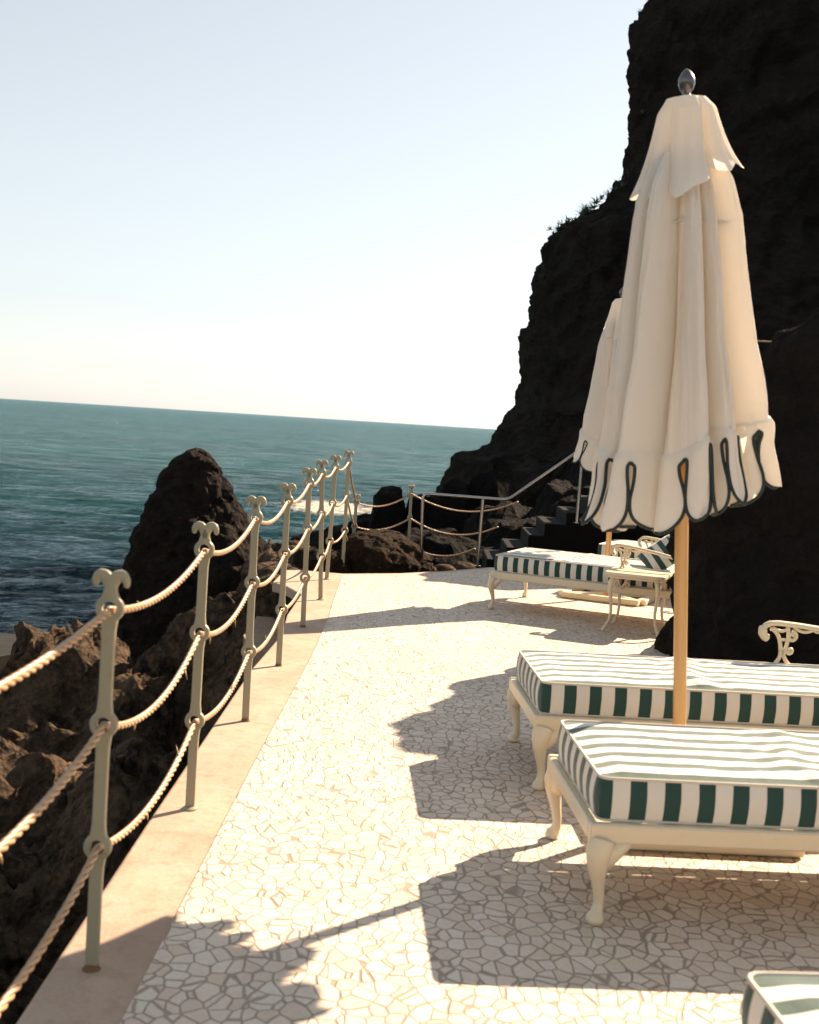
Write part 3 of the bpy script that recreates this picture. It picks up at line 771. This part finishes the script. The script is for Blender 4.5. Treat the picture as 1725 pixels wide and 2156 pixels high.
    # tie band under the cap
    m = MB(); m.tube([((surf(a, 2.40) * .72 + .03) * math.cos(a), (surf(a, 2.40) * .72 + .03) * math.sin(a), 2.40 + .01 * math.sin(3 * a)) for a in [2 * PI * i / 80 for i in range(80)]], .008, 6, closed=True); m.build('tie', M_CANVAS, t, smooth='all')
    m = MB(); m.lathe([(.026, .04), (.026, 2.86)], 20); m.build('pole', M_WOOD, t)
    m = MB(); m.lathe([(.012, 2.855), (.018, 2.868), (.014, 2.88), (.024, 2.895), (.031, 2.915), (.030, 2.935), (.020, 2.955), (.008, 2.968), (.002, 2.972)], 18); m.build('finial', M_SILVER, t)
    for i in range(8):
        a = 2 * PI * (i + .5) / 8; m = MB(); m.tube([(.03 * math.cos(a), .03 * math.sin(a), 2.6), (.10 * math.cos(a), .10 * math.sin(a), 1.38)], .008, 6); m.build('rib', M_WOOD, t)
    return t
def make_base(label, loc, rz):
    t = thing('parasol_base', label, 'parasol base', loc, rz)
    m = MB(); a = .36
    for s in (-1, 1):
        m.box((-a, s * a - .045, .004), (a, s * a + .045, .055), .008); m.box((s * a - .045, -a + .047, .004), (s * a + .045, a - .047, .053), .008)
    for s in (1, -1):
        m.box((-.45, -.035, .006), (.45, .035, .050), .006, Matrix.Rotation(s * PI / 4, 4, 'Z'))
    m.build('frame', M_CREAM, t)
    m = MB(); m.lathe([(.09, .05), (.085, .065), (.04, .075), (.036, .30), (.040, .31), (.030, .312)], 20); m.build('socket', M_CREAM, t)
    m = MB(); m.lathe([(.007, 0), (.007, .03), (.016, .03), (.016, .045)], 10); k = m.build('locking_knob', M_CREAM, t); k.location = (.036, 0, .25); k.rotation_euler = (0, R(90), 0)
    return t
U1 = make_parasol(1); U1.location = (1.095, 4.64, 0); U1.rotation_euler = (R(4.0), R(-4.75), 0); U1.scale = (1, 1, .964)
tag(U1, 'large closed cream parasol with dark piped scallops between the two nearest full loungers', 'parasol', 'closed parasols')
U2 = make_parasol(5, .7); U2.location = (1.745, 10.95, 0); U2.scale = (.93, .93, .957); U2.rotation_euler = (R(.5), R(-2.2), R(40))
tag(U2, 'farther closed cream parasol, mostly hidden behind the large one', 'parasol', 'closed parasols')
make_base('cream metal parasol base on the paving between the two nearest full loungers', (1.095, 4.64, .004), R(3))
make_base('cream metal parasol base on the paving under the far loungers', (1.80, 11.0, .004), R(-24))

# ------------------------------------------------------------------ loungers
LEN, WID = 1.95, .70
def make_mattress(parent, seed, z0=.315, z1=.452, L=LEN, Wd=WID, wr=1.0):
    m = MB(); hx, hy = L / 2, Wd / 2; rr = .022
    def shape(x, y, z):   # x in [0,L], y in [-hy,hy], z 0..1 ; applies bulge and wrinkles
        zz = lerp(z0, z1, z)
        b = math.sin(PI * z) * .010
        ex = min(1, min(x, L - x) / .09); ey = min(1, (hy - abs(y)) / .09)
        if z > .98:
            e = sm(0, 1, ex) * sm(0, 1, ey); zz += .014 * e - .004
            wn = fbm((x, y, seed), 5.5, 4, seed) * .0045 + math.sin(x * 46 + 5 * fbm((x, y, 0), 2.2, 3, seed)) * .0026 * sm(.5, .68, x) * sm(.98, .8, x)
            hump = .012 * math.exp(-((x - .72 - .05 * math.sin(y * 9)) / .05) ** 2)
            zz += (wn + hump) * e * wr
        xx = x + (-b if x < .001 else (b if x > L - .001 else 0)); yy = y + (b if y > hy - .001 else (-b if y < -hy + .001 else 0))
        w2 = .004 * math.sin(x * 20 + seed) * math.sin(PI * z)
        if abs(y) > hy - .001: yy += math.copysign(w2, y)
        # rounded corners in plan
        cx, cy = min(max(x, .03), L - .03), min(max(y, -hy + .03), hy - .03)
        dx, dy = x - cx, y - cy; dl = math.hypot(dx, dy)
        if dl > .03: xx -= dx * (1 - .03 / dl); yy -= dy * (1 - .03 / dl)
        return (xx, yy, zz)
    m.grid(150, 44, lambda u, v: shape(u * L, (v * 2 - 1) * hy, 1), uvf=lambda u, v: ((v * 2 - 1) * hy + hy, 0))
    m.grid(60, 8, lambda u, v: shape(u * L, (v * 2 - 1) * hy, 0), uvf=lambda u, v: ((v * 2 - 1) * hy + hy, 0), flip=True)
    for s in (-1, 1):
        m.grid(150, 12, lambda u, v: shape(u * L, s * hy, v * .979), uvf=lambda u, v: (u * L + .0535 - .107 * 0 - .04, 0), flip=(s > 0))
    for e in (0, 1):
        m.grid(44, 12, lambda u, v: shape(e * L, (u * 2 - 1) * hy, v * .979), uvf=lambda u, v: ((u * 2 - 1) * hy + hy, 0), flip=(e == 0))
    mat_o = m.build('mattress', M_STRIPE, parent, smooth='all')
    p = MB()
    for zz, zo in ((.979, 0), (.0, .004)):
        ring = []
        for k in range(90): x = L * k / 90; ring.append(shape(x, -hy, zz))
        for k in range(36): ring.append(shape(L, -hy + Wd * k / 36, zz))
        for k in range(90): ring.append(shape(L - L * k / 90, hy, zz))
        for k in range(36): ring.append(shape(0, hy - Wd * k / 36, zz))
        p.tube([(x, y, z + zo) for x, y, z in ring], .0052, 8, closed=True)
    p.build('piping', M_WPIPE, mat_o, smooth='all')
    return mat_o
def cabriole(H, out=(-1, -1), kx=.042, thick=1.0, ear=None):
    m = MB(); d = Vector((out[0], out[1], 0)).normalized()
    prof = [(1.0, .000, .040), (.93, .008, .041), (.84, .016, .040), (.72, .018, .033), (.58, .010, .025), (.44, -.001, .0195), (.30, -.009, .0165), (.20, -.009, .0165), (.13, -.002, .020), (.08, .006, .027), (.04, .009, .028), (.015, .009, .024), (.0, .009, .018)]
    pts = []; rad = []
    for a, b in zip(prof, prof[1:]):
        for q in range(3): t = q / 3; pts.append(d * (lerp(a[1], b[1], t)) + Vector((0, 0, lerp(a[0], b[0], t) * H))); rad.append(lerp(a[2], b[2], t) * thick)
    pts.append(d * prof[-1][1] + Vector((0, 0, 0))); rad.append(prof[-1][2] * thick)
    m.tube(pts, rad, 14, up=d)
    if ear:   # carved ear curving into the long rail
        for ex in ear:
            e = Vector(ex); q = [e * .012 + Vector((0, 0, H * .70)), e * .024 + Vector((0, 0, H * .80)), e * .044 + Vector((0, 0, H * .875)), e * .068 + Vector((0, 0, H * .93)), e * .092 + Vector((0, 0, H * .965))]
            m.tube([p + d * .006 for p in q], [.026, .032, .030, .022, .010], 10, flat=.85, up=Vector((0, 0, 1)))
    return m
def spiral(c, r0, turns, a0, dirn, n=28, y=0):
    out = []
    for k in range(n + 1):
        t = k / n; r = r0 * (1 - .80 * t); a = a0 + dirn * turns * 2 * PI * t; out.append((c[0] + r * math.cos(a), y, c[1] + r * math.sin(a)))
    return out
def arm_mesh():
    """returns (bar, bracket) in the plane y = 0; x along the lounger"""
    bar = MB(); pts = [(1.150, .565), (1.136, .572), (1.126, .588), (1.126, .608), (1.138, .626), (1.160, .638), (1.20, .641), (1.30, .634), (1.45, .618), (1.60, .598), (1.75, .572), (1.86, .548), (1.93, .52), (1.955, .47), (1.955, .31)]
    P = []; 
    for a, b in zip(pts, pts[1:]):
        for q in range(4): t = q / 4; P.append((lerp(a[0], b[0], t), 0, lerp(a[1], b[1], t)))
    P.append((pts[-1][0], 0, pts[-1][1]))
    rr = [.020 if i < 14 else .0135 for i in range(len(P))]
    bar.tube(P, rr, 12, flat=1.5, up=Vector((0, 0, 1)))
    br = MB(); T = lambda ps, r: br.tube([(x, 0, z) for x, z in ps], r, 8)
    def cv(a, b, c, n=12): return [((1 - t) ** 2 * a[0] + 2 * t * (1 - t) * b[0] + t * t * c[0], (1 - t) ** 2 * a[1] + 2 * t * (1 - t) * b[1] + t * t * c[1]) for t in [i / n for i in range(n + 1)]]
    T(cv((1.165, .612), (1.215, .60), (1.222, .50)), .010); T(cv((1.25, .625), (1.262, .56), (1.238, .49)), .010)
    T(cv((1.175, .618), (1.23, .585), (1.25, .622)), .008); T(cv((1.222, .50), (1.226, .47), (1.20, .445)), .010); T(cv((1.238, .49), (1.245, .455), (1.275, .435)), .010)
    T([(1.21, .56), (1.256, .56)], .007); T([(1.222, .515), (1.245, .515)], .007)
    br.tube(spiral((1.272, .578), .026, 1.3, PI / 2, -1), .0095, 8); br.tube(spiral((1.268, .508), .017, 1.2, PI, 1), .0085, 8)
    br.tube(spiral((1.215, .415), .030, 1.2, PI / 2, 1), .010, 8); br.tube(spiral((1.262, .405), .026, 1.2, PI / 2, -1), .010, 8)
    T(cv((1.28, .625), (1.33, .585), (1.38, .618)), .008); T(cv((1.37, .620), (1.40, .590), (1.435, .615)), .006)
    T([(1.205, .445), (1.195, .39), (1.215, .335), (1.235, .30)], .011); T([(1.275, .435), (1.285, .38), (1.26, .33), (1.235, .30)], .011)
    br.tube(spiral((1.190, .325), .026, 1.2, 0, 1), .0095, 8); br.tube(spiral((1.290, .325), .026, 1.2, PI, -1), .0095, 8)
    return bar, br
def make_lounger(seed, pillow=False, wr=1.0):
    t = thing('sun_lounger', 'x', 'lounger')
    hy = WID / 2 + .018
    fr = MB()
    for s in (-1, 1): fr.box((-.03, s * hy - .017, .255), (LEN + .03, s * hy + .017, .315), .006)
    for x in (-.03, LEN): fr.box((x, -hy + .018, .257), (x + .03, hy - .018, .312), .005)
    fr.build('frame', M_CREAM, t)
    for i in range(13):
        x = .06 + i * (LEN - .18) / 12; sl = MB(); sl.box((x, -hy + .018, .285), (x + .055, hy - .018, .308), .003); sl.build('slat', M_CREAM, t)
    for x, ox, ear in ((.012, -1, (1, 0, 0)), (LEN - .012, 1, (-1, 0, 0))):
        for s in (-1, 1):
            lg = cabriole(.262, (ox * .6, s * .8), ear=[ear, (0, -s * .8, 0)]).build('leg', M_CREAM, t, smooth='all'); lg.location = (x, s * (hy + .0), 0)
    mt = make_mattress(t, seed, wr=wr)
    for s in (-1, 1):
        a = thing('armrest', None, None); del_keys(a); a.parent = t; a.location = (.07, s * (hy + .028), 0)
        bar, br = arm_mesh(); bar.build('arm_bar', M_CREAM, a, smooth='all'); br.build('scroll_bracket', M_CREAM, a, smooth='all')
    return t
def del_keys(o):
    for k in list(o.keys()): del o[k]
def place(o, cx, cy, rz, label):
    o.location = (cx, cy, .004); o.rotation_euler = (0, 0, rz); tag(o, label, 'lounger', 'striped sun loungers')
def corner(nx, ny, rz):   # near-left mattress corner -> origin (middle of the left end)
    h = WID / 2; return nx - math.sin(rz) * h, ny + math.cos(rz) * h
def lounger_at(nx, ny, deg, seed, label, wr=1.0):
    o = make_lounger(seed, wr=wr); x, y = corner(nx, ny, R(deg)); place(o, x, y, R(deg), label); return o
L1 = lounger_at(.60, 3.585, 4.0, 1.7, 'cream framed lounger with green striped mattress in the foreground, in front of the large parasol')
L2 = lounger_at(.55, 4.92, 4.0, 4.2, 'striped lounger just behind the large parasol pole, partly shaded, with a scrolled armrest', 1.2)
L3 = lounger_at(.655, 9.93, -23, 7.1, 'far striped lounger seen side-on behind the small cream table, with a pillow', .6)
L3.scale = (.84, 1.2, 1)
L4 = lounger_at(1.72, 11.45, -23, 9.9, 'farthest striped lounger, behind the far parasol pole and against the dark rock', .4)
L5 = lounger_at(.765, 1.60, 5.5, 3.3, 'striped mattress corner of the lounger cut off at the bottom right of the photo')

# pillow on the far lounger
def pillow(loc, rot, label):
    m = MB(); s = .175
    def f(sg):
        def g(u, v):
            x = (u * 2 - 1); y = (v * 2 - 1); e = (1 - x ** 4) * (1 - y ** 4)
            return (x * s * (1 - .06 * (1 - abs(y))), y * s * (1 - .06 * (1 - abs(x))), sg * .055 * max(0, e) ** .6)
        return g
    m.grid(20, 20, f(1), uvf=lambda u, v: (u * .4, 0)); m.grid(20, 20, f(-1), uvf=lambda u, v: (u * .4, 0), flip=True)
    o = m.build('pillow', M_STRIPE, smooth='all'); o.location = loc; o.rotation_euler = rot
    tag(o, label, 'pillow'); return o
ax = Vector((math.cos(R(-23)), math.sin(R(-23)), 0)); ay = Vector((-ax.y, ax.x, 0))
o3 = L3.location
pp = o3 + ax * 1.34 + ay * -.16
pillow((pp.x, pp.y, .575), (R(28), R(-38), R(-5)), 'striped square pillow propped at the head of the far lounger')

# side table
t = thing('side_table', 'small cream cast metal side table beside the far lounger', 'table', (1.715, 9.20, .004), R(-20))
m = MB(); h = .235
poly = []
for k in range(48):
    a = 2 * PI * k / 48; c, s_ = math.cos(a), math.sin(a); e = .28
    poly.append((math.copysign(abs(c) ** e, c) * h, math.copysign(abs(s_) ** e, s_) * h))
for zz0, zz1, k_ in ((.435, .462, 1.0), (.415, .435, .93)): m.prism([(x * k_, y * k_) for x, y in poly], zz0, zz1)
o = m.build('tabletop', M_CREAM, t, smooth=False); bv = o.modifiers.new('b', 'BEVEL'); bv.width = .006; bv.segments = 2; bv.limit_method = 'ANGLE'
for sx in (-1, 1):
    for sy in (-1, 1):
        m = MB(); d = Vector((sx, sy, 0)).normalized(); prof = [(.415, -.05, .022), (.38, -.030, .024), (.33, -.022, .020), (.25, -.035, .014), (.16, -.045, .0115), (.09, -.035, .0105), (.045, -.008, .011), (.02, .012, .014), (.008, .016, .016), (0, .016, .013)]
        pts = []; rad = []
        for a, b in zip(prof, prof[1:]):
            for q in range(3): tt = q / 3; pts.append(d * lerp(a[1], b[1], tt) + Vector((0, 0, lerp(a[0], b[0], tt)))); rad.append(lerp(a[2], b[2], tt))
        m.tube(pts, rad, 10, up=d); lg = m.build('leg', M_CREAM, t, smooth='all'); lg.location = (sx * .20, sy * .20, 0)

# rope fixed along the cliff (right edge, behind the parasol)
m = MB(); pts = []
for k in range(60): q = k / 59; pts.append((lerp(5.0, 8.2, q), lerp(22.5, 22.0, q), lerp(3.52, 3.72, q) - .18 * 4 * q * (1 - q)))
m.tube(pts, .022, 8, lobes=(3, .12, .35))
tag(m.build('cliff_rope', M_ROPE, smooth='all'), 'thin rope hanging across the dark cliff at the right edge', 'rope')
bpy.context.view_layer.update()
